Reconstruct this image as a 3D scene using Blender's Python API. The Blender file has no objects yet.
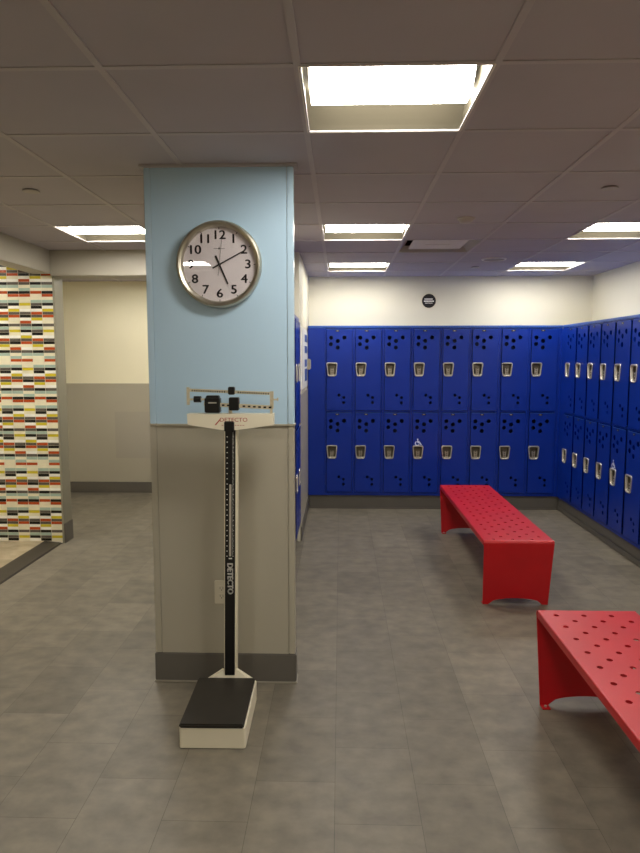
import bpy, bmesh, math, random
from mathutils import Vector, Matrix
random.seed(7)
SC = bpy.context.scene
COL = SC.collection
PI = math.pi

# ------------------------------------------------------------------ materials
def lin(c):
    return tuple(((v/255)/12.92 if v/255 <= .04045 else ((v/255+.055)/1.055)**2.4) for v in c)

def nd(nt, kind, **kw):
    n = nt.nodes.new(kind)
    for k, v in kw.items():
        if k in n.inputs: n.inputs[k].default_value = v
        else: setattr(n, k, v)
    return n

def mat(name, rgb, rough=.5, metal=0.0, spec=.5, var=.06, scale=6.0, bump=0.0, bump_scale=200.0, coat=0.0):
    m = bpy.data.materials.new(name); m.use_nodes = True
    nt = m.node_tree; b = nt.nodes['Principled BSDF']
    b.inputs['Roughness'].default_value = rough
    b.inputs['Metallic'].default_value = metal
    b.inputs['Specular IOR Level'].default_value = spec
    b.inputs['Coat Weight'].default_value = coat
    b.inputs['Coat Roughness'].default_value = .15
    c = lin(rgb)
    tc = nd(nt, 'ShaderNodeTexCoord')
    nz = nd(nt, 'ShaderNodeTexNoise'); nz.inputs['Scale'].default_value = scale; nz.inputs['Detail'].default_value = 4
    nt.links.new(tc.outputs['Object'], nz.inputs['Vector'])
    r = nd(nt, 'ShaderNodeValToRGB')
    r.color_ramp.elements[0].position = .3; r.color_ramp.elements[1].position = .7
    r.color_ramp.elements[0].color = (*[v*(1-var) for v in c], 1)
    r.color_ramp.elements[1].color = (*[min(1, v*(1+var)) for v in c], 1)
    nt.links.new(nz.outputs['Fac'], r.inputs['Fac'])
    nt.links.new(r.outputs['Color'], b.inputs['Base Color'])
    if bump:
        n2 = nd(nt, 'ShaderNodeTexNoise'); n2.inputs['Scale'].default_value = bump_scale
        nt.links.new(tc.outputs['Object'], n2.inputs['Vector'])
        bp = nd(nt, 'ShaderNodeBump'); bp.inputs['Strength'].default_value = bump; bp.inputs['Distance'].default_value = .002
        nt.links.new(n2.outputs['Fac'], bp.inputs['Height']); nt.links.new(bp.outputs['Normal'], b.inputs['Normal'])
    return m

def emit(name, rgb, strength):
    m = bpy.data.materials.new(name); m.use_nodes = True
    nt = m.node_tree; nt.nodes.remove(nt.nodes['Principled BSDF'])
    e = nd(nt, 'ShaderNodeEmission'); e.inputs['Color'].default_value = (*rgb, 1); e.inputs['Strength'].default_value = strength
    nt.links.new(e.outputs[0], nt.nodes['Material Output'].inputs['Surface'])
    return m

def floor_mat(name, c1, c2, seam, tile_l, tile_w, off_x, off_y):
    m = bpy.data.materials.new(name); m.use_nodes = True
    nt = m.node_tree; b = nt.nodes['Principled BSDF']; L = nt.links.new
    tc = nd(nt, 'ShaderNodeTexCoord')
    sx = nd(nt, 'ShaderNodeSeparateXYZ'); L(tc.outputs['Object'], sx.inputs[0])
    cx = nd(nt, 'ShaderNodeCombineXYZ')
    ax = nd(nt, 'ShaderNodeMath', operation='SUBTRACT'); L(sx.outputs['Y'], ax.inputs[0]); ax.inputs[1].default_value = off_y
    ay = nd(nt, 'ShaderNodeMath', operation='SUBTRACT'); L(sx.outputs['X'], ay.inputs[0]); ay.inputs[1].default_value = off_x
    L(ax.outputs[0], cx.inputs[0]); L(ay.outputs[0], cx.inputs[1])
    br = nd(nt, 'ShaderNodeTexBrick'); br.offset = .5; br.offset_frequency = 2
    L(cx.outputs[0], br.inputs['Vector'])
    br.inputs['Scale'].default_value = 1; br.inputs['Brick Width'].default_value = tile_l; br.inputs['Row Height'].default_value = tile_w
    br.inputs['Mortar Size'].default_value = .0011; br.inputs['Mortar Smooth'].default_value = .1; br.inputs['Bias'].default_value = 0
    br.inputs['Color1'].default_value = (.85, .85, .85, 1); br.inputs['Color2'].default_value = (1.13, 1.13, 1.13, 1); br.inputs['Mortar'].default_value = (seam, seam, seam, 1)
    # soft cloudy mottling, stretched across the strips
    mp = nd(nt, 'ShaderNodeMapping'); mp.inputs['Scale'].default_value = (1.3, 1.6, 1); L(tc.outputs['Object'], mp.inputs[0])
    n1 = nd(nt, 'ShaderNodeTexNoise'); n1.inputs['Scale'].default_value = 7; n1.inputs['Detail'].default_value = 8; n1.inputs['Roughness'].default_value = .55; L(mp.outputs[0], n1.inputs['Vector'])
    r = nd(nt, 'ShaderNodeValToRGB'); r.color_ramp.elements[0].position = .32; r.color_ramp.elements[1].position = .68
    r.color_ramp.elements[0].color = (*lin(c1), 1); r.color_ramp.elements[1].color = (*lin(c2), 1)
    L(n1.outputs['Fac'], r.inputs['Fac'])
    mx = nd(nt, 'ShaderNodeMix', data_type='RGBA', blend_type='MULTIPLY'); mx.inputs[0].default_value = 1
    L(r.outputs['Color'], mx.inputs[6]); L(br.outputs['Color'], mx.inputs[7])
    L(mx.outputs[2], b.inputs['Base Color'])
    n3 = nd(nt, 'ShaderNodeTexNoise'); n3.inputs['Scale'].default_value = 5; n3.inputs['Detail'].default_value = 4; L(mp.outputs[0], n3.inputs['Vector'])
    rr = nd(nt, 'ShaderNodeMapRange'); rr.inputs['To Min'].default_value = .34; rr.inputs['To Max'].default_value = .52; L(n3.outputs['Fac'], rr.inputs['Value']); L(rr.outputs[0], b.inputs['Roughness'])
    b.inputs['Specular IOR Level'].default_value = .3
    bp = nd(nt, 'ShaderNodeBump'); bp.inputs['Strength'].default_value = .25; bp.inputs['Distance'].default_value = .001; bp.invert = True
    L(br.outputs['Fac'], bp.inputs['Height']); L(bp.outputs['Normal'], b.inputs['Normal'])
    return m

M = {}
M['floor'] = floor_mat('vinyl_tile_floor', (105, 99, 88), (126, 119, 104), .55, .457, .305, -.016, 2.39)
M['shower_floor'] = floor_mat('shower_tile_floor', (160, 146, 118), (182, 168, 140), .8, .3, .3, -2.6, 0)
M['cream'] = mat('cream_wall_paint', (220, 215, 195), .55, var=.02, scale=2)
M['cream_alcove'] = mat('warm_cream_paint', (238, 231, 202), .5, var=.02, scale=2)
M['gray_panel'] = mat('gray_wall_panel', (172, 166, 149), .38, var=.025, scale=2)
M['gray_trim'] = mat('gray_panel_trim', (176, 170, 152), .35, var=.02)
M['jamb'] = mat('jamb_panel', (142, 138, 121), .42, var=.02)
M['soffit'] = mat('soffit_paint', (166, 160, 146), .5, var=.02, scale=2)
M['blue_panel'] = mat('light_blue_panel', (182, 211, 232), .34, var=.015, scale=2)
M['blue_trim'] = mat('light_blue_trim', (186, 213, 232), .3, var=.015)
M['base'] = mat('dark_gray_cove_base', (98, 94, 87), .42, var=.04)
M['base_lip'] = mat('pale_toe_reflection', (150, 144, 130), .4, var=.04)  # pale tone paints the reflection along the toe of the base
M['ceiling'] = mat('ceiling_tile', (178, 172, 178), .9, spec=.15, var=.03, scale=2.5, bump=.2, bump_scale=400)
M['grid'] = mat('ceiling_grid_metal', (184, 178, 180), .6, spec=.3, var=.02)
M['lamp_white'] = mat('lamp_trim_white', (228, 222, 205), .45, var=.02)
M['lamp_side'] = mat('lamp_reflector', (76, 71, 58), .5, var=.03)
M['glow'] = emit('lamp_diffuser', (1.0, .95, .865), 14.0)
M['locker'] = mat('blue_locker_enamel', (6, 44, 144), .33, spec=.4, var=.05, scale=3, coat=0)
M['locker_dark'] = mat('blue_locker_inside_shade', (8, 22, 64), .6, var=.05)  # locker blue darkened for the shade behind the vents
M['locker_sheen'] = mat('blue_locker_sheen', (40, 84, 168), .3, var=.04)  # locker blue lightened to paint the reflecting top edges
M['steel'] = mat('satin_steel', (206, 202, 190), .3, metal=.55, var=.06, scale=30)
M['steel_cup'] = mat('stamped_steel_cup', (168, 160, 144), .36, metal=.5, var=.1, scale=30)
M['shaded_bowl'] = mat('shaded_steel_bowl', (112, 104, 90), .4, metal=.4, var=.1, scale=30)  # cup steel darkened to paint the shade inside the bowl
M['rivet'] = mat('dark_steel', (70, 66, 58), .4, metal=.8, var=.05)
M['red'] = mat('red_powder_coat', (178, 19, 27), .38, spec=.38, var=.06, scale=5, coat=0, bump=.05, bump_scale=500)
M['brushed'] = mat('brushed_steel', (200, 194, 178), .3, metal=1.0, var=.12, scale=18)
M['dial'] = mat('clock_dial_paper', (226, 218, 220), .6, var=.01)
M['ink'] = mat('black_ink', (16, 15, 15), .5, var=.05)
M['gray_ink'] = mat('gray_ink', (120, 116, 116), .5, var=.05)
M['scale_white'] = mat('white_scale_enamel', (236, 228, 204), .35, var=.02)
M['scale_black'] = mat('black_scale_enamel', (17, 15, 15), .32, var=.1)
M['mat_black'] = mat('black_rubber_mat', (38, 34, 28), .5, var=.12, scale=12, bump=.15, bump_scale=300)
M['mark_white'] = mat('white_marking', (248, 246, 238), .5, var=.02)
M['beam_metal'] = mat('nickel_beam', (206, 196, 168), .35, metal=.25, var=.1, scale=60)
M['red_ink'] = mat('red_ink', (178, 84, 70), .5, var=.05)
M['outlet'] = mat('outlet_plastic', (208, 201, 180), .35, var=.02)
M['slot'] = mat('outlet_slot', (50, 46, 40), .6, var=.05)
M['sign_black'] = mat('black_sign_vinyl', (22, 20, 20), .4, var=.06)
M['sign_edge'] = mat('sign_edge', (216, 208, 180), .5, var=.03)
M['decal'] = mat('white_blue_decal', (222, 230, 255), .4, var=.03)
M['vent_white'] = mat('vent_plate_white', (206, 198, 190), .45, var=.03)
M['vent_dark'] = mat('vent_throat', (40, 36, 34), .8, var=.1)
M['detector'] = mat('detector_plastic', (172, 164, 158), .5, var=.03)
M['speaker'] = mat('speaker_grille', (130, 122, 118), .6, var=.05, scale=80)
M['threshold'] = mat('dark_threshold', (62, 56, 46), .5, var=.08)
M['black_seam'] = mat('black_sealant', (20, 19, 17), .6, var=.05)
M['paper'] = mat('notice_paper', (226, 226, 224), .5, var=.02)
M['notice_blue'] = mat('notice_blue', (44, 80, 158), .5, var=.05)
M['grout'] = mat('mosaic_grout', (236, 228, 206), .6, var=.02)
TILE = {'K': (24, 22, 22), 'G': (98, 92, 84), 'R': (180, 76, 32), 'Y': (208, 190, 50), 'B': (170, 190, 176), 'C': (238, 231, 202), 'W': (250, 247, 236)}
for k, c in TILE.items():
    M['tile_'+k] = mat('mosaic_glass_'+{'K': 'black', 'G': 'gray', 'R': 'orange', 'Y': 'yellow', 'B': 'pale_blue', 'C': 'cream', 'W': 'white'}[k], c, .22, var=.08, scale=9)

def glass_mat():
    m = bpy.data.materials.new('clock_glass'); m.use_nodes = True
    nt = m.node_tree; nt.nodes.remove(nt.nodes['Principled BSDF'])
    t = nd(nt, 'ShaderNodeBsdfTransparent'); g = nd(nt, 'ShaderNodeBsdfGlossy'); g.inputs['Roughness'].default_value = .01
    f = nd(nt, 'ShaderNodeFresnel'); ge = nd(nt, 'ShaderNodeNewGeometry'); mr = nd(nt, 'ShaderNodeMapRange'); mr.inputs['To Min'].default_value = 1.5; mr.inputs['To Max'].default_value = 1/1.5
    nt.links.new(ge.outputs['Backfacing'], mr.inputs['Value']); nt.links.new(mr.outputs[0], f.inputs['IOR'])
    x = nd(nt, 'ShaderNodeMixShader')
    nt.links.new(f.outputs[0], x.inputs[0]); nt.links.new(t.outputs[0], x.inputs[1]); nt.links.new(g.outputs[0], x.inputs[2])
    nt.links.new(x.outputs[0], nt.nodes['Material Output'].inputs['Surface'])
    return m
M['glass'] = glass_mat()

# ------------------------------------------------------------------ mesh helpers
def obj(name, bm, m, parent=None, loc=None, smooth=False):
    me = bpy.data.meshes.new(name)
    bmesh.ops.recalc_face_normals(bm, faces=bm.faces[:])
    bm.to_mesh(me); bm.free()
    for mm in (m if isinstance(m, (list, tuple)) else [m]): me.materials.append(mm)
    if smooth:
        for p in me.polygons: p.use_smooth = True
        try: me.set_sharp_from_angle(angle=math.radians(35))
        except Exception: pass
    o = bpy.data.objects.new(name, me); COL.objects.link(o)
    if parent: o.parent = parent
    if loc: o.location = loc
    return o

def box(bm, x0, x1, y0, y1, z0, z1, bevel=0.0, mi=0, seg=2):
    ps = [(x0, y0, z0), (x1, y0, z0), (x1, y1, z0), (x0, y1, z0), (x0, y0, z1), (x1, y0, z1), (x1, y1, z1), (x0, y1, z1)]
    v = [bm.verts.new(p) for p in ps]
    fs = [bm.faces.new([v[i] for i in q]) for q in ((3, 2, 1, 0), (4, 5, 6, 7), (0, 1, 5, 4), (1, 2, 6, 5), (2, 3, 7, 6), (3, 0, 4, 7))]
    for f in fs: f.material_index = mi
    if bevel:
        es = list({e for f in fs for e in f.edges})
        r = bmesh.ops.bevel(bm, geom=es, offset=bevel, segments=seg, affect='EDGES', clamp_overlap=True)
        for f in r['faces']: f.material_index = mi
    return fs

def prism(bm, pts, axis, a, b, mi=0):
    """polygon of 2D points extruded between a and b along 'x','y' or 'z'"""
    def P(p, t):
        return {'x': (t, p[0], p[1]), 'y': (p[0], t, p[1]), 'z': (p[0], p[1], t)}[axis]
    lo = [bm.verts.new(P(p, a)) for p in pts]; hi = [bm.verts.new(P(p, b)) for p in pts]
    n = len(pts)
    fs = [bm.faces.new(lo[::-1]), bm.faces.new(hi)]
    for i in range(n): fs.append(bm.faces.new([lo[i], lo[(i+1) % n], hi[(i+1) % n], hi[i]]))
    for f in fs: f.material_index = mi
    return fs

def cyl(bm, c, r, d0, d1, axis='y', n=32, mi=0, r2=None):
    r2 = r if r2 is None else r2
    def P(a, rr, t):
        u, w = rr*math.cos(a), rr*math.sin(a)
        return {'x': (c[0]+t, c[1]+u, c[2]+w), 'y': (c[0]+u, c[1]+t, c[2]+w), 'z': (c[0]+u, c[1]+w, c[2]+t)}[axis]
    lo = [bm.verts.new(P(2*PI*i/n, r, d0)) for i in range(n)]; hi = [bm.verts.new(P(2*PI*i/n, r2, d1)) for i in range(n)]
    fs = [bm.faces.new(lo[::-1]), bm.faces.new(hi)]
    for i in range(n): fs.append(bm.faces.new([lo[i], lo[(i+1) % n], hi[(i+1) % n], hi[i]]))
    for f in fs: f.material_index = mi
    return fs

def lathe(bm, c, prof, axis='y', n=64, mi=0, closed=False):
    rings = []
    for r, t in prof:
        ring = []
        for i in range(n):
            a = 2*PI*i/n; u, w = r*math.cos(a), r*math.sin(a)
            p = {'y': (c[0]+u, c[1]+t, c[2]+w), 'z': (c[0]+u, c[1]+w, c[2]+t), 'x': (c[0]+t, c[1]+u, c[2]+w)}[axis]
            ring.append(bm.verts.new(p))
        rings.append(ring)
    m = len(rings)
    for k in range(m if closed else m-1):
        A, B = rings[k], rings[(k+1) % m]
        for i in range(n):
            f = bm.faces.new([A[i], A[(i+1) % n], B[(i+1) % n], B[i]]); f.material_index = mi

def plate(outer, holes, t, to3):
    """sheet with real holes: 2D outlines filled, then given thickness t; to3 maps (u, v, depth) to 3D"""
    bm = bmesh.new(); es = []
    for loop in [outer]+holes:
        vs = [bm.verts.new((p[0], p[1], 0)) for p in loop]
        for i in range(len(vs)): es.append(bm.edges.new((vs[i], vs[(i+1) % len(vs)])))
    bmesh.ops.triangle_fill(bm, use_beauty=True, use_dissolve=False, edges=es)
    bmesh.ops.recalc_face_normals(bm, faces=bm.faces[:])
    r = bmesh.ops.extrude_face_region(bm, geom=bm.faces[:])
    for e in r['geom']:
        if isinstance(e, bmesh.types.BMVert): e.co.z += t
    for v in bm.verts: v.co = Vector(to3(*v.co))
    return bm

def ngon(cx, cy, r, n, ph=0, sy=1):
    return [(cx+r*math.cos(ph+2*PI*i/n), cy+sy*r*math.sin(ph+2*PI*i/n)) for i in range(n)]

def rounded(pts, r, k=4):
    out = []; n = len(pts)
    for i in range(n):
        p = Vector(pts[i]); a = (Vector(pts[i-1])-p).normalized(); b = (Vector(pts[(i+1) % n])-p).normalized()
        A, B = p+a*r, p+b*r
        for j in range(k+1):
            t = j/k
            q = (1-t)**2*A+2*t*(1-t)*p+t*t*B
            out.append((q.x, q.y))
    return out

def rrect(x0, x1, y0, y1, r, k=4):
    return rounded([(x0, y0), (x1, y0), (x1, y1), (x0, y1)], r, k)

def text_mesh(name, s, size, mx, m, parent, extrude=.0006, sx=1.0, bold=0.0):
    c = bpy.data.curves.new(name, 'FONT'); c.body = s; c.size = size; c.align_x = 'CENTER'; c.align_y = 'CENTER'; c.extrude = extrude; c.resolution_u = 4
    t = bpy.data.objects.new(name, c); COL.objects.link(t)
    dg = bpy.context.evaluated_depsgraph_get(); dg.update()
    me = bpy.data.meshes.new_from_object(t.evaluated_get(dg))
    bpy.data.objects.remove(t); bpy.data.curves.remove(c)
    me.transform(mx @ Matrix.Diagonal((sx, 1, 1, 1)))
    if bold:                                          # heavier strokes: copies shifted by the stroke gain
        bb = bmesh.new(); tmp = []
        for dx, dz in ((-bold, 0), (bold, 0), (0, bold*.6), (0, -bold*.6)):
            k = me.copy(); k.transform(mx @ Matrix.Translation((dx, dz, 0)) @ mx.inverted()); bb.from_mesh(k); bpy.data.meshes.remove(k)
        bb.to_mesh(me); bb.free()
    me.materials.clear(); me.materials.append(m); me.name = name
    o = bpy.data.objects.new(name, me); COL.objects.link(o); o.parent = parent
    return o

def thing(name, label, cat, loc=(0, 0, 0), rz=0, group=None):
    o = bpy.data.objects.new(name, None); COL.objects.link(o)
    o.location = loc; o.rotation_euler = (0, 0, rz); o.empty_display_size = .1
    o['label'] = label; o['category'] = cat
    if group: o['group'] = group
    return o

def struct(name, bm, m, parent=None):
    o = obj(name, bm, m, parent)
    if not parent: o['kind'] = 'structure'
    return o

def dup(root, loc, rz, label, group=None):
    r = root.copy(); COL.objects.link(r); r.location = loc; r.rotation_euler = (0, 0, rz); r['label'] = label
    if group: r['group'] = group
    for ch in list(root.children):
        c = ch.copy(); COL.objects.link(c); c.parent = r
        for g in list(ch.children):
            d = g.copy(); COL.objects.link(d); d.parent = c
    return r

# ------------------------------------------------------------------ dimensions
H = 2.514                      # ceiling height
T = .6096; GX, GY = -.1356, 2.1294   # ceiling module and its origin
XL, XR, YF, YB, YA = -4.2, 2.765, -3.0, 7.47, 7.84
RX = 2.306                     # front of the right locker bank
LY = 7.02                      # front of the back locker bank
PX = -.355                     # partition face
SX = -2.43                     # shower side
YM = 5.624                     # mosaic wall

# ------------------------------------------------------------------ setting
bm = bmesh.new(); box(bm, SX-.17, XR+.1, YF-.1, YA+.1, -.1, 0); box(bm, XL-.1, SX-.17, YM+.1, YA+.1, -.1, 0); struct('floor', bm, M['floor'])
bm = bmesh.new(); box(bm, XL-.1, SX-.17, YF-.1, YM+.1, -.1, .012); struct('shower_floor', bm, M['shower_floor'])
bm = bmesh.new()
prism(bm, [(SX-.172, 0), (SX-.02, 0), (SX-.025, .006), (SX-.16, .018), (SX-.172, .018)], 'y', YF, YM)
box(bm, SX-.02, SX-.008, YF, YM+.01, 0, .002, mi=1)
struct('trim_1', bm, [M['threshold'], M['black_seam']])

# ceiling: one sheet with openings for lamps and vent
LAMPS = [(0, 0), (0, 4), (0, 7), (3, 4), (3, 7), (-3, 4), (3, 0), (-3, -4), (-2, 7), (-4, 7), (0, -4), (3, -4), (-6, 4), (-5, 2)]
VENT = (1, 5)
skip = set(LAMPS+[VENT])
xs = [XL]+[GX+T*i for i in range(-9, 8) if XL < GX+T*i < XR]+[XR]
ys = [YF]+[GY+T*j for j in range(-12, 14) if YF < GY+T*j < YA]+[YA]
bm = bmesh.new()
for a in range(len(xs)-1):
    for b in range(len(ys)-1):
        ci = round(((xs[a]+xs[a+1])/2-GX)/T-.5); cj = round(((ys[b]+ys[b+1])/2-GY)/T-.5)
        full = xs[a+1]-xs[a] > .5 and ys[b+1]-ys[b] > .5
        if full and (ci, cj) in skip: continue
        vs = [bm.verts.new(p) for p in ((xs[a], ys[b], H), (xs[a], ys[b+1], H), (xs[a+1], ys[b+1], H), (xs[a+1], ys[b], H))]
        bm.faces.new(vs)
bmesh.ops.remove_doubles(bm, verts=bm.verts, dist=1e-5)
r = bmesh.ops.extrude_face_region(bm, geom=bm.faces[:])
for e in r['geom']:
    if isinstance(e, bmesh.types.BMVert): e.co.z += .015
struct('ceiling', bm, M['ceiling'])
bm = bmesh.new()
for x in xs[1:-1]: box(bm, x-.0115, x+.0115, YF, YA, H-.004, H+.001)
for y in ys[1:-1]:
    for a in range(len(xs)-1): box(bm, xs[a]+(.0115 if a else 0), xs[a+1]-.0115, y-.0115, y+.0115, H-.0035, H+.001)
struct('trim_2', bm, M['grid'])

def wall(name, x0, x1, y0, y1, m, z0=0, z1=H):
    bm = bmesh.new(); box(bm, x0, x1, y0, y1, z0, z1+(.1 if z1 == H else 0)); return struct(name, bm, m)
wall('wall_back', PX-.3, XR+.1, YB, YB+.1, M['cream'])
wall('wall_right', XR, XR+.1, YF, YB, M['cream'])
wall('wall_front', XL-.1, XR+.1, YF-.1, YF, M['cream'])
wall('wall_left', XL-.1, XL, YF, YA, M['cream_alcove'])
wall('wall_partition', PX-.14, PX, 5.735, YB+.3, M['cream'])
wall('wall_center', -.86, PX-.03, 3.25, 5.11, M['cream'])
bm = bmesh.new(); box(bm, PX-.03, PX-.02, 3.25, 5.11, .15, 1.30); box(bm, PX-.03, PX-.018, 3.25, 5.11, 1.30, 1.31); struct('trim_15', bm, M['gray_panel'])
bm = bmesh.new(); box(bm, PX-.03, PX-.016, 3.26, 5.11, 0, .15, .003); struct('baseboard_center', bm, M['base'])
w = wall('wall_alcove', XL, PX-.14, YA, YA+.1, M['cream_alcove'])
bm = bmesh.new(); box(bm, XL, PX-.14, YA-.012, YA, .13, 1.305); struct('wainscot', bm, M['gray_panel'], w)
bm = bmesh.new(); box(bm, XL, PX-.14, YA-.016, YA, 1.305, 1.318); struct('chair_rail', bm, M['gray_trim'], w)
bm = bmesh.new(); box(bm, -2.70, -2.0, YA-.0145, YA-.012, .42, .98, .001); struct('reflection_patch', bm, M['soffit'], w)  # thin tinted sheet painting a reflection on the wainscot
bm = bmesh.new(); box(bm, XL, PX-.14, YA-.022, YA-.012, 0, .13, .004); struct('baseboard_alcove', bm, M['base'])
# gray wainscot on the far end of the partition
bm = bmesh.new(); box(bm, PX, PX+.01, 5.74, LY, .0, 1.30); struct('trim_3', bm, M['gray_panel'])
bm = bmesh.new(); box(bm, PX+.01, PX+.018, 5.74, LY, 0, .13, .003); struct('baseboard_partition', bm, M['base'])
# header and soffit over the openings
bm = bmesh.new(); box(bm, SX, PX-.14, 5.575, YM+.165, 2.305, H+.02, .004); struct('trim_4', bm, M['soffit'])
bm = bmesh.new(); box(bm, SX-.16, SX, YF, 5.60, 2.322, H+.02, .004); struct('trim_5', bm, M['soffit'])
# mosaic wall: grout slab with individual glass tile faces
bm = bmesh.new()
box(bm, XL, SX-.006, YM, YM+.16, 0, H)
PAT = ["BBC", "GKY", "KWC", "WYW", "RGG", "GRK", "YCW", "WWR", "KGG", "BBC", "CCB", "RKK", "CRR", "CCC",
       "BBC", "GKY", "KWC", "WYW", "RGG", "GRK", "YCW", "WCR", "KGG", "BCB", "GYK", "KCW", "WWY", "RGG", "GKR", "YCC", "CRW", "KGG", "BCB", "CBC", "CRR", "CCC"]
keys = list(TILE)
tw, th = .0976, .0249
for r_ in range(int((H-.02)/th)):
    for c in range(18):
        x1 = SX-.006-.001-c*tw; x0 = x1-tw+.0045
        if x0 < XL: break
        k = PAT[(len(PAT)*4-r_-11) % len(PAT)][(1-c) % 3]
        z0 = .02+r_*th
        vs = [bm.verts.new(p) for p in ((x0, YM-.0022, z0), (x1, YM-.0022, z0), (x1, YM-.0022, z0+th-.0022), (x0, YM-.0022, z0+th-.0022))]
        wv = [bm.verts.new(p) for p in ((x0, YM, z0), (x1, YM, z0), (x1, YM, z0+th-.0022), (x0, YM, z0+th-.0022))]
        fs = [bm.faces.new(vs)]+[bm.faces.new([vs[i], wv[i], wv[(i+1) % 4], vs[(i+1) % 4]]) for i in range(4)]
        for f in fs: f.material_index = 1+keys.index(k)
struct('wall_mosaic', bm, [M['grout']]+[M['tile_'+k] for k in keys])
bm = bmesh.new(); box(bm, SX-.006, SX+.012, YM-.006, YM+.165, 0, 2.305, .002)
box(bm, SX+.011, SX+.0145, YM-.005, YM+.164, 1.29, 1.30)
struct('trim_6', bm, M['jamb'])
bm = bmesh.new(); box(bm, SX+.012, SX+.02, YM-.006, YM+.171, 0, .175, .003); struct('baseboard_left', bm, M['base'])

# pillar: blue above, gray below
pil = bpy.data.objects.new('pillar', None); COL.objects.link(pil); pil['kind'] = 'structure'
PLX, PRX, PY, PB = -.919, -.2235, 3.17, 3.25
bm = bmesh.new(); box(bm, PLX+.006, PRX-.006, PY+.006, PB, 0, H+.05); struct('core', bm, M['gray_panel'], pil)
def skin(nm, z0, z1, mp, mt):
    bm = bmesh.new()
    box(bm, PLX+.03, PRX-.03, PY, PY+.01, z0, z1); box(bm, PRX-.01, PRX, PY+.03, PB, z0, z1); box(bm, PLX, PLX+.01, PY+.03, PB, z0, z1)
    struct(nm+'_panel', bm, mp, pil)
    for x0, x1 in ((PLX-.002, PLX+.0285), (PRX-.0285, PRX+.002)):
        bm = bmesh.new(); box(bm, x0, x1, PY-.003, PY+.03, z0, z1, .003); struct(nm+'_corner_guard', bm, mt, pil)
skin('blue', 1.303, H-.012, M['blue_panel'], M['blue_trim'])
skin('gray', .15, 1.295, M['gray_panel'], M['gray_panel'])
bm = bmesh.new(); box(bm, PLX-.006, PRX+.006, PY-.008, PB, 1.294, 1.304, .002); struct('chair_rail', bm, M['gray_trim'], pil)
bm = bmesh.new(); box(bm, PLX-.02, PRX+.02, PY-.02, PB, H-.012, H-.0005, .002); struct('crown_trim', bm, M['grid'], pil)
bm = bmesh.new(); box(bm, PLX-.007, PRX+.007, PY-.009, PB, 0, .15, .004); struct('cove_base', bm, M['base'], pil)
bm = bmesh.new(); box(bm, PLX-.012, PRX+.012, PY-.016, PB, 0, .009, .003); struct('base_lip', bm, M['base_lip'], pil)

# ------------------------------------------------------------------ ceiling lamps
def lamp_proto():
    t = thing('ceiling_light', '', 'ceiling light')
    h = T/2-.004
    bm = bmesh.new()
    ly, lz, lb, lx = .135, .096, .092, h-.026      # hanging half-round lens between two sloped side panels
    n = 10
    bm = bmesh.new()
    prof = [(-h, 0)]+[(-h+(h-ly)*k/n, lz*math.sin(PI/2*k/n)**.9) for k in range(1, n)]+[(-ly+.004, lz), (ly-.004, lz)]+[(h-(h-ly)*k/n, lz*math.sin(PI/2*k/n)**.9) for k in range(n-1, 0, -1)]+[(h, 0)]
    A = [[bm.verts.new((x, y, z)) for y, z in prof] for x in (-h, h)]
    B = [[bm.verts.new((x, y*1.01, z+.006)) for y, z in prof] for x in (-h*1.01, h*1.01)]
    for k in range(len(prof)-1):
        bm.faces.new([A[0][k], A[0][k+1], A[1][k+1], A[1][k]]); bm.faces.new([B[1][k], B[1][k+1], B[0][k+1], B[0][k]])
    for e in (0, 1):
        bm.faces.new(A[e] if e else A[e][::-1]); bm.faces.new(B[e] if e else B[e][::-1])
    obj('housing', bm, M['lamp_side'], t)
    bm = bmesh.new(); n = 18
    arc = [(-ly*math.cos(PI*k/n), lz-lb*math.sin(PI*k/n)) for k in range(n+1)]
    prism(bm, arc, 'x', -lx, lx)
    obj('diffuser', bm, M['glow'], t, smooth=True)
    for s in (-1, 1):
        bm = bmesh.new()
        pts = [(-.7*ly*math.cos(PI*k/n), lz-.001-.6*lb*math.sin(PI*k/n)) for k in range(n+1)]
        a = s*(lx+.001); prism(bm, pts, 'x', min(a, a+s*.005), max(a, a+s*.005)); obj('end_plate', bm, M['lamp_white'], t)
    bm = bmesh.new()
    for s in (-1, 1):
        box(bm, -h, h, s*h-.0022, s*h+.0022, -.005, .003)
        box(bm, s*h-.0022, s*h+.0022, -h+.0023, h-.0023, -.005, .003)
    obj('frame', bm, M['lamp_white'], t)
    return t
LL = {(0, 0): 'large recessed ceiling light in the foreground, right of the blue pillar top',
      (0, 4): 'recessed ceiling light in the middle, left of the square air vent',
      (0, 7): 'smallest recessed ceiling light by the back wall, above the leftmost back lockers',
      (3, 4): 'recessed ceiling light cut by the right edge of the photo',
      (3, 7): 'recessed ceiling light by the back right corner above the lockers',
      (-3, 4): 'recessed ceiling light left of the pillar, before the header of the alcove',
      (3, 0): 'recessed ceiling light over the near red bench, out of frame',
      (-3, -4): 'recessed ceiling light behind the camera at left, mirrored in the clock glass',
      (-2, 7): 'recessed ceiling light inside the alcove behind the header, nearer the pillar',
      (-4, 7): 'unseen ceiling light added to brighten the alcove, behind the mosaic wall',  # second alcove lamp, added to lift its wall
      (0, -4): 'recessed ceiling light behind the camera in the middle',
      (3, -4): 'recessed ceiling light behind the camera at right',
      (-6, 4): 'recessed ceiling light over the shower floor by the mosaic wall',
      (-5, 2): 'unseen ceiling light added over the shower floor to brighten the mosaic wall'}  # extra shower lamp, added for more light on the mosaic
lp = None
for ij in LAMPS:
    loc = (GX+T*(ij[0]+.5), GY+T*(ij[1]+.5), H)
    if lp is None:
        lp = lamp_proto(); lp.location = loc; lp['label'] = LL[ij]; lp['group'] = 'recessed ceiling lights'
    else: dup(lp, loc, 0, LL[ij])

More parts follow.
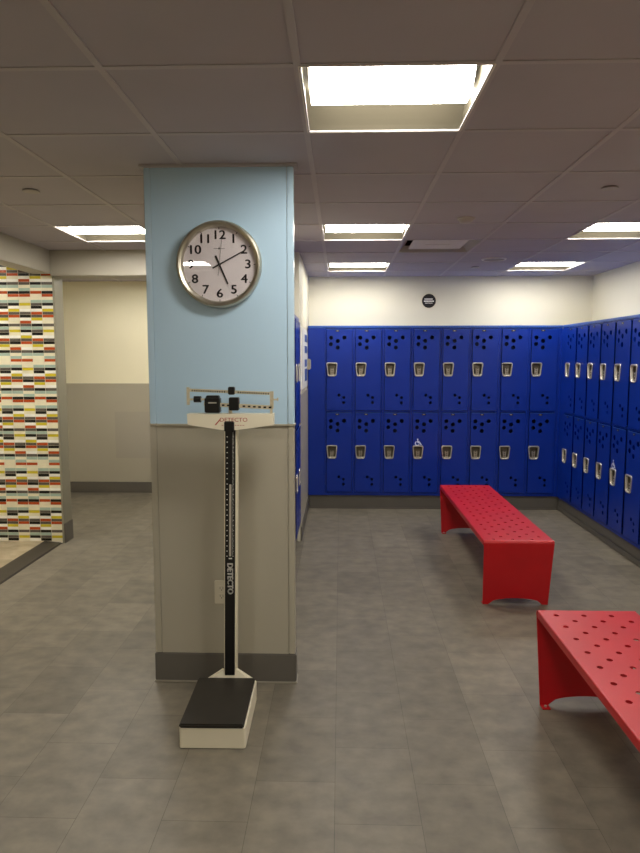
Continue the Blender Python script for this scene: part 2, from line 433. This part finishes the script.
# vent, detector, speaker, sprinkler covers
vx, vy = GX+T*(VENT[0]+.5), GY+T*(VENT[1]+.5)
t = thing('ceiling_vent', 'square white air vent with a flat plaque recessed in the ceiling', 'air vent', (vx, vy, H))
bm = bmesh.new(); h = T/2-.012
box(bm, -h, h, -h, h, .13, .14)
for s in (-1, 1):
    box(bm, -h, h, s*h-.002, s*h+.002, 0, .13); box(bm, s*h-.002, s*h+.002, -h, h, 0, .13)
obj('throat', bm, M['vent_dark'], t)
bm = bmesh.new()
v0 = [bm.verts.new(p) for p in ((-h, -h, -.002), (h, -h, -.002), (h, h, -.002), (-h, h, -.002))]
k = h-.05; v1 = [bm.verts.new(p) for p in ((-k, -k, .045), (k, -k, .045), (k, k, .045), (-k, k, .045))]
for i in range(4): bm.faces.new([v0[i], v0[(i+1) % 4], v1[(i+1) % 4], v1[i]])
r = bmesh.ops.solidify(bm, geom=bm.faces[:], thickness=.002)
obj('flared_frame', bm, M['vent_white'], t)
bm = bmesh.new(); k = h-.075; box(bm, -k, k, -k, k, .012, .02, .004); box(bm, -.1, .1, -.015, .015, .009, .013); obj('plaque', bm, M['vent_white'], t)

t = thing('smoke_detector', 'round smoke detector on the ceiling in front of the air vent', 'smoke detector', (.804, 4.40, H))
bm = bmesh.new(); lathe(bm, (0, 0, 0), [(.0, -.030), (.030, -.030), (.042, -.022), (.048, -.008)], 'z', 40); obj('cover', bm, M['detector'], t, smooth=True)
bm = bmesh.new(); cyl(bm, (0, 0, 0), .058, -.009, 0, 'z', 40); obj('mounting_base', bm, M['detector'], t)
t = thing('ceiling_speaker', 'round flush speaker grille in the ceiling close to the back wall', 'speaker', (1.393, 6.197, H))
bm = bmesh.new(); cyl(bm, (0, 0, 0), .096, -.005, 0, 'z', 48); obj('grille', bm, M['speaker'], t)
bm = bmesh.new(); lathe(bm, (0, 0, 0), [(.096, -.0), (.097, -.009), (.108, -.008), (.112, 0)], 'z', 48); obj('ring', bm, M['vent_white'], t, smooth=True)
for i, (x, y, lab) in enumerate(((-1.656, 3.606, 'round sprinkler cover plate on the ceiling left of the pillar'),
                                 (1.414, 3.642, 'round sprinkler cover plate on the ceiling above the far bench'),
                                 (1.33, 6.72, 'tiny round sprinkler cover plate on the ceiling near the back wall'))):
    t = thing('sprinkler_cover', lab, 'sprinkler cover', (x, y, H), 0, 'sprinkler cover plates')
    bm = bmesh.new(); cyl(bm, (0, 0, 0), .043, -.010, -.004, 'z', 36); obj('plate', bm, M['detector'], t)
    bm = bmesh.new(); cyl(bm, (0, 0, 0), .036, -.004, 0, 'z', 36); obj('collar', bm, M['vent_dark'], t)

# ------------------------------------------------------------------ lockers
PW = .3048; TH = .8765; Z0 = .1765; Z1 = 1.053; DEP = .44
def locker_proto():
    t = thing('locker', '', 'locker')
    w = PW/2-.0008
    dx0, dx1, dz0, dz1 = -.135, .130, .013, .866
    # body: shell open to the front, flanged around the door
    bm = plate([(-w, 0), (w, 0), (w, TH-.001), (-w, TH-.001)], [[(dx0-.004, dz0-.004), (dx1+.004, dz0-.004), (dx1+.004, dz1+.004), (dx0-.004, dz1+.004)]], .012, lambda u, v, d: (u, d, v))
    s = .002
    box(bm, -w, -w+s, .012, DEP, 0, TH-.001); box(bm, w-s, w, .012, DEP, 0, TH-.001)
    box(bm, -w+s, w-s, .012, DEP, 0, s); box(bm, -w+s, w-s, .012, DEP, TH-.001-s, TH-.001); box(bm, -w+s, w-s, DEP-s, DEP, s, TH-.001-s)
    obj('body', bm, M['locker'], t)
    bm = bmesh.new(); q = .012                       # dark sheet painting the shade seen through the door vents
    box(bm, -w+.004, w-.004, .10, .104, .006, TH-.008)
    obj('inside_shade', bm, M['locker_dark'], t)
    hx = [ngon(a, b, .0225, 8, PI/8) for a, b in ((-.089, .7775), (-.092, .7095), (-.02, .7435), (-.021, .674), (.05, .7785))]
    hx += [ngon(a, b, .0165, 8, PI/8) for a, b in ((-.005, .175), (.044, .1505), (.044, .0955))]
    lat = rounded([(-.1185, .383), (-.0415, .383), (-.029, .508), (-.131, .508)], .02)
    bm = plate(rrect(dx0, dx1, dz0, dz1, .004, 2), hx+[lat], .004, lambda u, v, d: (u, d-.0115, v))
    d = obj('door', bm, M['locker'], t)
    # recessed latch: rim, bowl and lift lever
    cx, cz = -.080, .4455
    def ring(f, dy): return [((p[0]-cx)*f+cx, dy, (p[1]-cz)*f+cz) for p in lat]
    bm = bmesh.new(); prev = None
    for f, dy in ((1.17, -.0118), (1.15, -.018), (1.02, -.0185), (.94, -.012), (.9, .0)):
        cur = [bm.verts.new(p) for p in ring(f, dy)]
        if prev:
            for i in range(len(cur)): bm.faces.new([prev[i], prev[(i+1) % len(cur)], cur[(i+1) % len(cur)], cur[i]])
        prev = cur
    obj('latch_rim', bm, M['steel'], d, smooth=True)
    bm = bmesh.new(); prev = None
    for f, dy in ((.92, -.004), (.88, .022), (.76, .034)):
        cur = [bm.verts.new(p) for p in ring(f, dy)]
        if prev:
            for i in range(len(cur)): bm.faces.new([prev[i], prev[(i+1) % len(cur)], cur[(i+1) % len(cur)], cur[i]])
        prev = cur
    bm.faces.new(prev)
    obj('latch_bowl', bm, M['shaded_bowl'], d, smooth=True)
    bm = bmesh.new()
    prism(bm, rounded([(cx-.015, cz-.052), (cx+.015, cz-.052), (cx+.019, cz+.012), (cx-.019, cz+.012)], .008), 'y', -.004, .012)
    box(bm, cx-.026, cx+.026, -.012, .0, cz-.058, cz-.047, .003)
    obj('latch_lever', bm, M['steel_cup'], d, smooth=True)
    bm = bmesh.new()
    for z in (.022, .0, -.024): cyl(bm, (cx, -.004, cz+z-.012), .005, -.003, 0, 'y', 12)
    rv = obj('latch_rivets', bm, M['rivet'], d); rv['label'] = 'dark rivets on the latch lever'
    bm = bmesh.new(); box(bm, -.043, -.003, -.0135, -.0115, .840, .856, .001)
    box(bm, -.032, -.014, -.0145, -.0134, .844, .852, mi=1)
    obj('number_plate', bm, [M['rivet'], M['steel_cup']], d)
    bm = bmesh.new(); box(bm, dx0+.006, dx1-.006, -.0135, -.0105, .8605, .8655, .001); obj('door_lip', bm, M['locker_sheen'], d)
    return t
def decal(lk):
    d = [c for c in lk.children if c.name.startswith('door')][0]
    bm = bmesh.new(); cx, cz, y = -.078, .548, -.0122
    def stroke(pts, w):
        for (a, b), (c, e) in zip(pts, pts[1:]):
            l = math.hypot(c-a, e-b)/1.35; nx, nz = -(e-b)/l*w, (c-a)/l*w
            f = prism(bm, [(cx+a+nx, cz+b+nz), (cx+a-nx, cz+b-nz), (cx+c-nx, cz+e-nz), (cx+c+nx, cz+e+nz)], 'y', y, y+.0007)
    cyl(bm, (cx-.006, y, cz+.036), .0075, 0, .0007, 'y', 14)
    stroke([(-.006, .026), (-.004, .0), (.018, .0), (.028, -.022), (.036, -.018)], .004)
    stroke([(-.005, .012), (.014, .012)], .0035)
    stroke([(-.010+.021*math.cos(a), -.008+.021*math.sin(a)) for a in [math.radians(110+i*22) for i in range(12)]], .0035)
    o = obj('accessibility_symbol', bm, M['decal'], d); o['label'] = 'white wheelchair symbol'
ORD = ['first', 'second', 'third', 'fourth', 'fifth', 'sixth', 'seventh', 'eighth']
proto = None
def locker(loc, rz, label, group):
    global proto
    if proto is None:
        proto = locker_proto(); proto.location = loc; proto.rotation_euler = (0, 0, rz); proto['label'] = label; proto['group'] = group
        return proto
    return dup(proto, loc, rz, label, group)
BX0 = -.161
acc = []
for k in range(8):
    for tier, z in (('upper', Z1), ('lower', Z0)):
        lab = f'blue {tier} locker in the bank along the back wall, {ORD[k]} from the left'
        if k == 3 and tier == 'lower': lab = 'blue lower back wall locker with a white wheelchair symbol above its latch'
        o = locker((BX0+PW*(k+.5), LY, z), 0, lab, f'{tier} row of lockers along the back wall')
        if k == 3 and tier == 'lower': acc.append(o)
RY0 = 6.868
for k in range(7):
    for tier, z in (('upper', Z1), ('lower', Z0)):
        lab = f'blue {tier} locker in the right wall bank, {ORD[k]} from the far corner'
        if k == 4 and tier == 'lower': lab = 'blue lower right wall locker with a white wheelchair symbol above its latch'
        o = locker((RX, RY0-PW*(k+.5), z), -PI/2, lab, f'{tier} row of lockers along the right wall')
        if k == 4 and tier == 'lower': acc.append(o)
LBY = 5.725
for k in range(2):
    for tier, z in (('upper', Z1), ('lower', Z0)):
        locker((PX, LBY-PW*(k+.5), z), PI/2, f'blue {tier} locker seen edge-on behind the pillar, {("farther", "nearer")[k]} of its row', 'lockers seen edge-on behind the pillar')
for o in acc: decal(o)
# filler panels, top caps and bottom rails of the banks
def trim_box(name, boxes, m):
    bm = bmesh.new()
    for b in boxes: box(bm, *b)
    return struct(name, bm, m)
trim_box('trim_7', [(PX+.012, BX0-.001, LY, LY+.02, .15, 1.93, .003)], M['locker'])
trim_box('trim_8', [(BX0+8*PW+.001, RX+.019, LY, LY+.02, .15, 1.93, 0)], M['locker'])
trim_box('trim_9', [(RX, RX+.02, RY0+.001, LY-.0005, .15, 1.93, 0)], M['locker'])
trim_box('trim_10', [(PX+.012, RX+.005, LY-.004, LY+.45, 1.9305, 1.955, .004)], M['locker_sheen'])
trim_box('trim_11', [(RX-.004, RX+.456, RY0-7*PW, LY-.005, 1.9305, 1.955, .004)], M['locker_sheen'])
trim_box('trim_12', [(PX+.012, RX, LY+.001, LY+.45, .15, .1755, .003)], M['locker'])
trim_box('trim_13', [(RX+.001, RX+.45, RY0-7*PW, LY, .15, .1755, .003)], M['locker'])
trim_box('trim_14', [(PX-.44, PX+.002, LBY-2*PW, LBY, 1.9305, 1.955, .003), (PX-.44, PX-.001, LBY-2*PW, LBY, .15, .1755, .003)], M['locker'])
bm = bmesh.new(); box(bm, PX+.02, RX+.05, LY+.03, LY+.44, 0, .1495); box(bm, PX+.02, RX+.045, LY+.022, LY+.03, 0, .012); struct('baseboard_back', bm, M['base'])
bm = bmesh.new(); box(bm, RX+.03, RX+.44, RY0-7*PW, LY+.03, 0, .1495); box(bm, RX+.018, RX+.03, RY0-7*PW, LY+.022, 0, .05, .004); struct('baseboard_right', bm, M['base'])
bm = bmesh.new(); box(bm, PX-.43, PX-.02, LBY-2*PW, LBY, 0, .1495); struct('baseboard_left_bank', bm, M['base'])

# ------------------------------------------------------------------ benches
def bench_proto():
    t = thing('bench', '', 'bench')
    W, L, HT, th = .455, 1.91, .445, .005
    R = .02
    holes = []
    ny = int((L-.07)/.064)
    rows = 0
    for j in range(ny+1):
        y = .037+j*.0641
        if y > L-.035: break
        for i in range(3):
            x = .069+(0 if j % 2 == 0 else .0623)+i*.1246
            holes.append(ngon(x, y, .0125, 10, 0))
    bm = plate([(.006, R), (W-.006, R), (W-.006, L-R), (.006, L-R)], holes, th, lambda u, v, d: (u-W/2, v, HT-th+d))
    # rolled long edges and skirts
    for s in (-1, 1):
        pts = [(s*(W/2-.006), HT), (s*(W/2-.002), HT-.002), (s*W/2, HT-.007), (s*W/2, HT-.034), (s*(W/2-.004), HT-.034), (s*(W/2-.004), HT-.009), (s*(W/2-.006), HT-th)]
        prism(bm, pts, 'y', R, L-R)
    # rolled ends
    for e in (0, 1):
        n = 6; A = []
        for k in range(n+1):
            a = PI/2*k/n; A.append((R-R*math.sin(a), HT-R+R*math.cos(a)))
        Bp = [(R-(R-th)*math.sin(PI/2*k/n), HT-R+(R-th)*math.cos(PI/2*k/n)) for k in range(n, -1, -1)]
        pts = [((p[0] if e == 0 else L-p[0]), p[1]) for p in A+Bp]
        prism(bm, pts, 'x', -W/2+.001, W/2-.001)
    obj('seat', bm, M['red'], t)
    for e in (0, 1):
        b0, z1 = .012, HT-R
        w2, wb = W/2-.001, W/2-.014
        pts = [(-w2, z1), (-wb, 0), (-wb+.035, 0)]
        for k in range(0, 17):
            u = -1+2*k/16; pts.append((u*(wb-.05), .012+.033*math.sqrt(max(0, 1-u*u))))
        pts += [(wb-.035, 0), (wb, 0), (w2, z1)]
        bm = bmesh.new(); y0 = 0 if e == 0 else L-th
        prism(bm, pts, 'y', y0, y0+th)
        for v in bm.verts: v.co.y += (1 if e == 0 else -1)*.055*(1-v.co.z/z1)
        lg = obj('leg', bm, M['red'], t)
        for s in (-1, 1):
            bm = bmesh.new(); xx = s*(wb-.02)
            ya, yb = (th+.054, .10) if e == 0 else (L-.10, L-th-.054)
            box(bm, xx-.019, xx+.019, ya, yb, 0, .005, .001)
            cyl(bm, (xx, (ya+yb)/2, .005), .007, 0, .006, 'z', 8, mi=1)
            ft = obj('foot_tab', bm, [M['red'], M['steel']], lg)
    return t
b = bench_proto(); b.location = (.93+.2275, 4.215, 0); b['label'] = 'red perforated steel bench farther back, nearer to the blue lockers'; b['group'] = 'red perforated benches'
dup(b, (.925+.2275, 1.135, 0), 0, 'red perforated steel bench in the right foreground, cut by the photo edge')

# ------------------------------------------------------------------ wall clock
CX, CZ, CR = -.5685, 2.056, .2005
t = thing('wall_clock', 'round wall clock with brushed steel rim on the blue pillar', 'clock', (CX, PY, CZ))
bm = bmesh.new()
lathe(bm, (0, 0, 0), [(CR-.006, -.001), (CR, -.014), (CR-.001, -.036), (CR-.006, -.045), (CR-.014, -.047), (.176, -.041), (.1705, -.026), (.1705, -.001)], 'y', 96, closed=True)
obj('rim', bm, M['brushed'], t, smooth=True)
bm = bmesh.new(); cyl(bm, (0, 0, 0),   .172, -.016, -.010, 'y', 96); obj('dial', bm, M['dial'], t)
for k in range(12):
    a = PI/2-2*PI*(k or 12)/12 if k else PI/2
    n = 12 if k == 0 else k
    a = PI/2-2*PI*n/12
    x, z = .1345*math.cos(a), .1345*math.sin(a)
    text_mesh('numeral', str(n), .057, Matrix.Translation((x, -.0165, z)) @ Matrix.Rotation(PI/2, 4, 'X'), M['ink'], t, .0004, 1.14, .0014)
    bm = bmesh.new(); u, v = math.cos(a), math.sin(a); w = .0016
    prism(bm, [(u*.161-v*w, v*.161+u*w), (u*.161+v*w, v*.161-u*w), (u*.171+v*w, v*.171-u*w), (u*.171-v*w, v*.171+u*w)], 'y', -.0168, -.0158)
    obj('tick', bm, M['ink'], t)
def hand(nm, ang, l, tail, w0, w1, y, m):
    a = math.radians(90-ang); u, v = math.cos(a), math.sin(a)
    bm = bmesh.new()
    prism(bm, [(-tail*u-w0*v, -tail*v+w0*u), (-tail*u+w0*v, -tail*v-w0*u), (l*u+w1*v, l*v-w1*u), (l*u-w1*v, l*v+w1*u)], 'y', y-.001, y)
    return obj(nm, bm, m, t)
hand('hour_hand', 156.5, .098, .044, .0046, .0034, -.0185, M['ink'])
hand('minute_hand', 62, .138, .036, .0036, .0022, -.0205, M['ink'])
sh = hand('second_hand', 6.5, .115, .052, .0011, .0008, -.0225, M['gray_ink']); sh['label'] = 'thin gray second hand'
bm = bmesh.new(); cyl(bm, (0, 0, 0), .006, -.024, -.016, 'y', 20); obj('hub', bm, M['ink'], t)
bm = bmesh.new(); box(bm, -.026, .026, -.0165, -.0158, .0725, .0745); box(bm, -.004, .004, -.0166, -.0159, .070, .0775); obj('emblem', bm, M['gray_ink'], t)
bm = bmesh.new(); cyl(bm, (0, 0, 0), .1715, -.030, -.028, 'y', 64); gl = obj('glass', bm, M['glass'], t); gl.rotation_euler = (-.005, 0, -.025)

# ------------------------------------------------------------------ outlet
t = thing('outlet', 'beige wall outlet on the gray pillar behind the scale column', 'outlet', (-.585, PY, .466))
bm = bmesh.new(); prism(bm, rrect(-.035, .035, -.058, .058, .005), 'y', -.006, 0); obj('cover_plate', bm, M['outlet'], t)
for z in (.02, -.02):
    bm = bmesh.new(); prism(bm, rrect(-.017, .017, z-.014, z+.014, .005), 'y', -.008, -.006)
    box(bm, -.008, -.006, -.0085, -.0078, z-.003, z+.008, mi=1); box(bm, .006, .008, -.0085, -.0078, z-.003, z+.008, mi=1); cyl(bm, (0, -.008, z-.008), .0025, -.0006, .0001, 'y', 10, mi=1)
    obj('socket', bm, [M['outlet'], M['slot']], t)

# ------------------------------------------------------------------ beam scale
t = thing('beam_scale', 'white upright beam scale with a black platform before the pillar', 'scale', (0, 0, 0))
def lean(bm, z0=.1):
    for v in bm.verts: v.co.x += .0165*(v.co.z-z0)
def rot_base(bm):
    mx = Matrix.Translation((-.529, 2.61, 0)) @ Matrix.Rotation(math.radians(.6), 4, 'Z') @ Matrix.Translation((.529, -2.61, 0))
    bmesh.ops.transform(bm, matrix=mx, verts=bm.verts)
bm = bmesh.new(); prism(bm, rrect(-.667, -.390, 2.592, 3.008, .012), 'z', .004, .090); box(bm, -.58, -.465, 3.0, 3.08, .004, .0895)
rot_base(bm); obj('base', bm, M['scale_white'], t)
bm = bmesh.new(); prism(bm, rrect(-.660, -.397, 2.602, 3.0, .014), 'z', 0, .004); rot_base(bm); obj('base_pad', bm, M['scale_black'], t)
bm = bmesh.new(); box(bm, -.666, -.397, 2.589, 2.998, .0905, .109, .005); rot_base(bm); obj('platform', bm, M['mat_black'], t)
Yc = 3.0
bm = bmesh.new()
a = [(-.632, .0905), (-.414, .0905), (-.485, .138), (-.562, .138)]
lo = [bm.verts.new((p[0], Yc-.003, p[1])) for p in a]; hi = [bm.verts.new((p[0], Yc+.030, p[1])) for p in a]
lo[2].co.y += .012; lo[3].co.y += .012
bm.faces.new(lo); bm.faces.new(hi[::-1])
for i in range(4): bm.faces.new([lo[i], hi[i], hi[(i+1) % 4], lo[(i+1) % 4]])
obj('column_shroud', bm, M['scale_white'], t)
CXc = -.5225
bm = bmesh.new(); box(bm, CXc-.029, CXc+.0295, Yc+.006, Yc+.066, .091, 1.325, .003); lean(bm); obj('column', bm, M['scale_white'], t)
bm = bmesh.new(); box(bm, CXc-.0235, CXc+.0235, Yc, Yc+.0065, .118, 1.325, .0015); lean(bm); ins = obj('height_scale', bm, M['scale_black'], t)
bm = bmesh.new(); box(bm, CXc-.004, CXc+.006, Yc-.004, Yc+.001, .70, 1.04, .0015); lean(bm); obj('measuring_rod', bm, M['steel'], t)
bm = bmesh.new()
for i in range(100):
    z = .70+i*.0061; l = .006 if i % 4 == 0 else .0035
    box(bm, CXc+.011, CXc+.011+l, Yc-.0006, Yc+.0001, z-.001, z+.001)
    if i % 4 == 0: box(bm, CXc-.0165, CXc-.0115, Yc-.0006, Yc+.0001, z-.0018, z+.0022)
box(bm, CXc-.006, CXc+.010, Yc-.0006, Yc+.0001, .686, .692)
lean(bm); obj('graduation', bm, M['mark_white'], ins)
zt = .592
text_mesh('lettering', 'DETECTO', .036, Matrix.Translation((CXc+.0165*.5, Yc-.0004, zt)) @ Matrix.Rotation(PI/2, 4, 'Y') @ Matrix.Rotation(PI/2, 4, 'X'), M['mark_white'], ins, .0004, .93, .002)
def P(px, py): return (-.70+(px-187)*.004575, 1.37-(py-413)*.00458)
def pbox(bm, x0, x1, y0, y1, d0, d1, bev=.001, mi=0):
    a, b = P(x0, y1), P(x1, y0); box(bm, a[0], b[0], Yc+d0, Yc+d1, a[1], b[1], bev, mi)
bm = bmesh.new()
prism(bm, [P(187.3, 413.6), P(187.8, 424.2), P(193, 425.4), P(222, 429.6), P(238, 429.6), P(266, 425.6), P(273.4, 424.6), P(273.6, 413.6)], 'y', Yc-.012, Yc+.055)
head = obj('beam_housing', bm, M['scale_white'], t)
c = P(234, 419.6)
text_mesh('lettering', 'DETECTO', .0255, Matrix.Translation((c[0], Yc-.0125, c[1])) @ Matrix.Rotation(PI/2, 4, 'X'), M['red_ink'], head, .0004, 1.12)
bm = bmesh.new()
for i in range(9):
    a = P(222+i*2.6, 424.9); box(bm, a[0], a[0]+.008, Yc-.0127, Yc-.0118, a[1]-.0011, a[1]+.0011)
a, b2 = P(215, 424.5), P(221, 419); w = .0018
prism(bm, [(a[0], a[1]), (a[0]+.006, a[1]-w), (b2[0], b2[1]-w), (b2[0]-.004, b2[1]+w)], 'y', Yc-.0127, Yc-.0118)
obj('small_print', bm, M['red_ink'], head)
bm = bmesh.new(); box(bm, -.528, -.482, Yc-.018, Yc+.02, 1.284, 1.334, .004); obj('rod_cap', bm, M['scale_black'], t)
# beams
bm = bmesh.new()
pbox(bm, 186.8, 189.6, 387.2, 405.0, .0, .012); pbox(bm, 270.0, 273.6, 391.2, 408.5, .0, .012)
lo, hi = P(188, 390.2), P(272, 393.6)
prism(bm, [(lo[0], lo[1]-.006), (hi[0], hi[1]-.006), (hi[0], hi[1]+.0075), (lo[0], lo[1]+.0075)], 'y', Yc+.002, Yc+.009)
lo, hi = P(204, 404.0), P(272, 407.3)
prism(bm, [(lo[0], lo[1]-.009), (hi[0], hi[1]-.009), (hi[0], hi[1]+.009), (lo[0], lo[1]+.009)], 'y', Yc+.0, Yc+.011)
pbox(bm, 187, 206, 398.4, 400.4, .003, .009); pbox(bm, 272, 277.5, 398.6, 400.2, .003, .009); pbox(bm, 277, 278.4, 397.6, 401, .003, .009)
pbox(bm, 228.5, 232, 406, 414.5, .002, .012); pbox(bm, 270, 272.4, 408, 414.5, .002, .012)
beam = obj('beam', bm, M['beam_metal'], t)
bm = bmesh.new()
for i in range(34):
    x = 192+i*2.3
    if 226 < x < 237: continue
    a = P(x, 390.2+(x-188)*.0405); box(bm, a[0], a[0]+.0048, Yc+.0012, Yc+.0022, a[1]-.0045, a[1]+.003)
for i in range(10):
    x = 222+i*5.2
    if 228 < x < 240: continue
    a = P(x, 404.0+(x-204)*.0485); box(bm, a[0], a[0]+.012, Yc-.0008, Yc+.0002, a[1]-.0045, a[1]+.003)
obj('graduation', bm, M['scale_black'], beam)
bm = bmesh.new(); pbox(bm, 205.2, 220.4, 397.4, 412.6, -.016, .03, .004); pbox(bm, 206.5, 219.5, 395.4, 398, -.01, .024, .003); pz = obj('large_poise', bm, M['scale_black'], t)
bm = bmesh.new(); a = P(213, 402.6); box(bm, a[0]-.018, a[0]+.02, Yc-.0166, Yc-.0158, a[1]-.0025, a[1]+.0035, .0005); obj('maker_mark', bm, M['steel'], pz)
bm = bmesh.new(); pbox(bm, 229.4, 239.2, 397.2, 410.2, -.012, .024, .003); obj('medium_poise', bm, M['scale_black'], t)
bm = bmesh.new(); pbox(bm, 228.6, 235, 386.8, 394.6, -.008, .02, .003); obj('small_poise', bm, M['scale_black'], t)
bm = bmesh.new(); a = P(194, 399.3); b2 = P(201, 399.3); cyl(bm, (0, Yc+.006, a[1]), .0145, a[0], b2[0], 'x', 24); obj('balance_weight', bm, M['scale_black'], t)

# ------------------------------------------------------------------ wall sign, notice, wall box
t = thing('round_sign', 'small round black sign with white lines on the cream back wall', 'sign', (.976, YB, 2.246))
bm = bmesh.new(); cyl(bm, (0, 0, 0), .084, -.004, 0, 'y', 48); obj('backing', bm, M['sign_edge'], t)
bm = bmesh.new(); cyl(bm, (0, 0, 0), .076, -.006, -.004, 'y', 48); obj('face', bm, M['sign_black'], t)
bm = bmesh.new()
for z, w0, w1, hh in ((.020, .048, .010, .006), (-.003, .054, .013, .007), (-.024, .042, .009, .0035)):
    x = -w0
    while x < w0-.006:
        box(bm, x, min(w0, x+w1), -.0068, -.0058, z-hh, z+hh); x += w1+.003
obj('white_lines', bm, M['mark_white'], t)
t = thing('notice_board', 'white notice with blue blocks seen edge-on on the wall behind the pillar', 'notice', (PX, 6.35, 1.335))
bm = bmesh.new(); box(bm, 0, .014, -.46, .50, 0, .56, .002); obj('frame', bm, M['paper'], t)
for z in (.06, .20, .33, .44):
    bm = bmesh.new(); box(bm, .0142, .0152, .0, .40, z, z+(.12 if z < .1 else .07)); obj('printed_block', bm, M['notice_blue'], t)
t = thing('wall_box', 'small gray metal box on the wall beside the back lockers', 'wall box', (PX+.0, 6.86, 1.50))
bm = bmesh.new(); box(bm, .0, .045, -.035, .035, 0, .11, .004); obj('case', bm, M['steel_cup'], t)
bm = bmesh.new(); box(bm, .045, .05, -.03, .03, .01, .10, .002); obj('lid', bm, M['steel'], t)

# ------------------------------------------------------------------ world, camera, view
w = bpy.data.worlds.new('room_world'); SC.world = w; w.use_nodes = True
w.node_tree.nodes['Background'].inputs[0].default_value = (.5, .48, .45, 1); w.node_tree.nodes['Background'].inputs[1].default_value = .02
f, pt, yw, rr, ch = 662.7, .1034, .0307, -.0003, 1.6214
c, s = math.cos(yw), math.sin(yw)
r = Vector((c, s, 0)); fw = Vector((-s*math.cos(pt), c*math.cos(pt), -math.sin(pt))); up = r.cross(fw)
r2 = math.cos(rr)*r+math.sin(rr)*up; u2 = -math.sin(rr)*r+math.cos(rr)*up
cam = bpy.data.cameras.new('camera'); co = bpy.data.objects.new('camera', cam); COL.objects.link(co)
co.matrix_world = Matrix(((r2.x, u2.x, -fw.x, 0), (r2.y, u2.y, -fw.y, 0), (r2.z, u2.z, -fw.z, ch), (0, 0, 0, 1)))
cam.sensor_fit = 'VERTICAL'; cam.sensor_height = 36; cam.sensor_width = 27; cam.lens = f*36/853; cam.clip_start = .05
SC.camera = co
vs = SC.view_settings
SC.display_settings.display_device = 'sRGB'
vs.view_transform = 'Standard'; vs.look = 'None'; vs.gamma = 1; vs.use_curve_mapping = False; vs.exposure = 1.32
SC.cycles.use_denoising = True
SC.cycles.max_bounces = 10; SC.cycles.diffuse_bounces = 6; SC.cycles.sample_clamp_indirect = 6
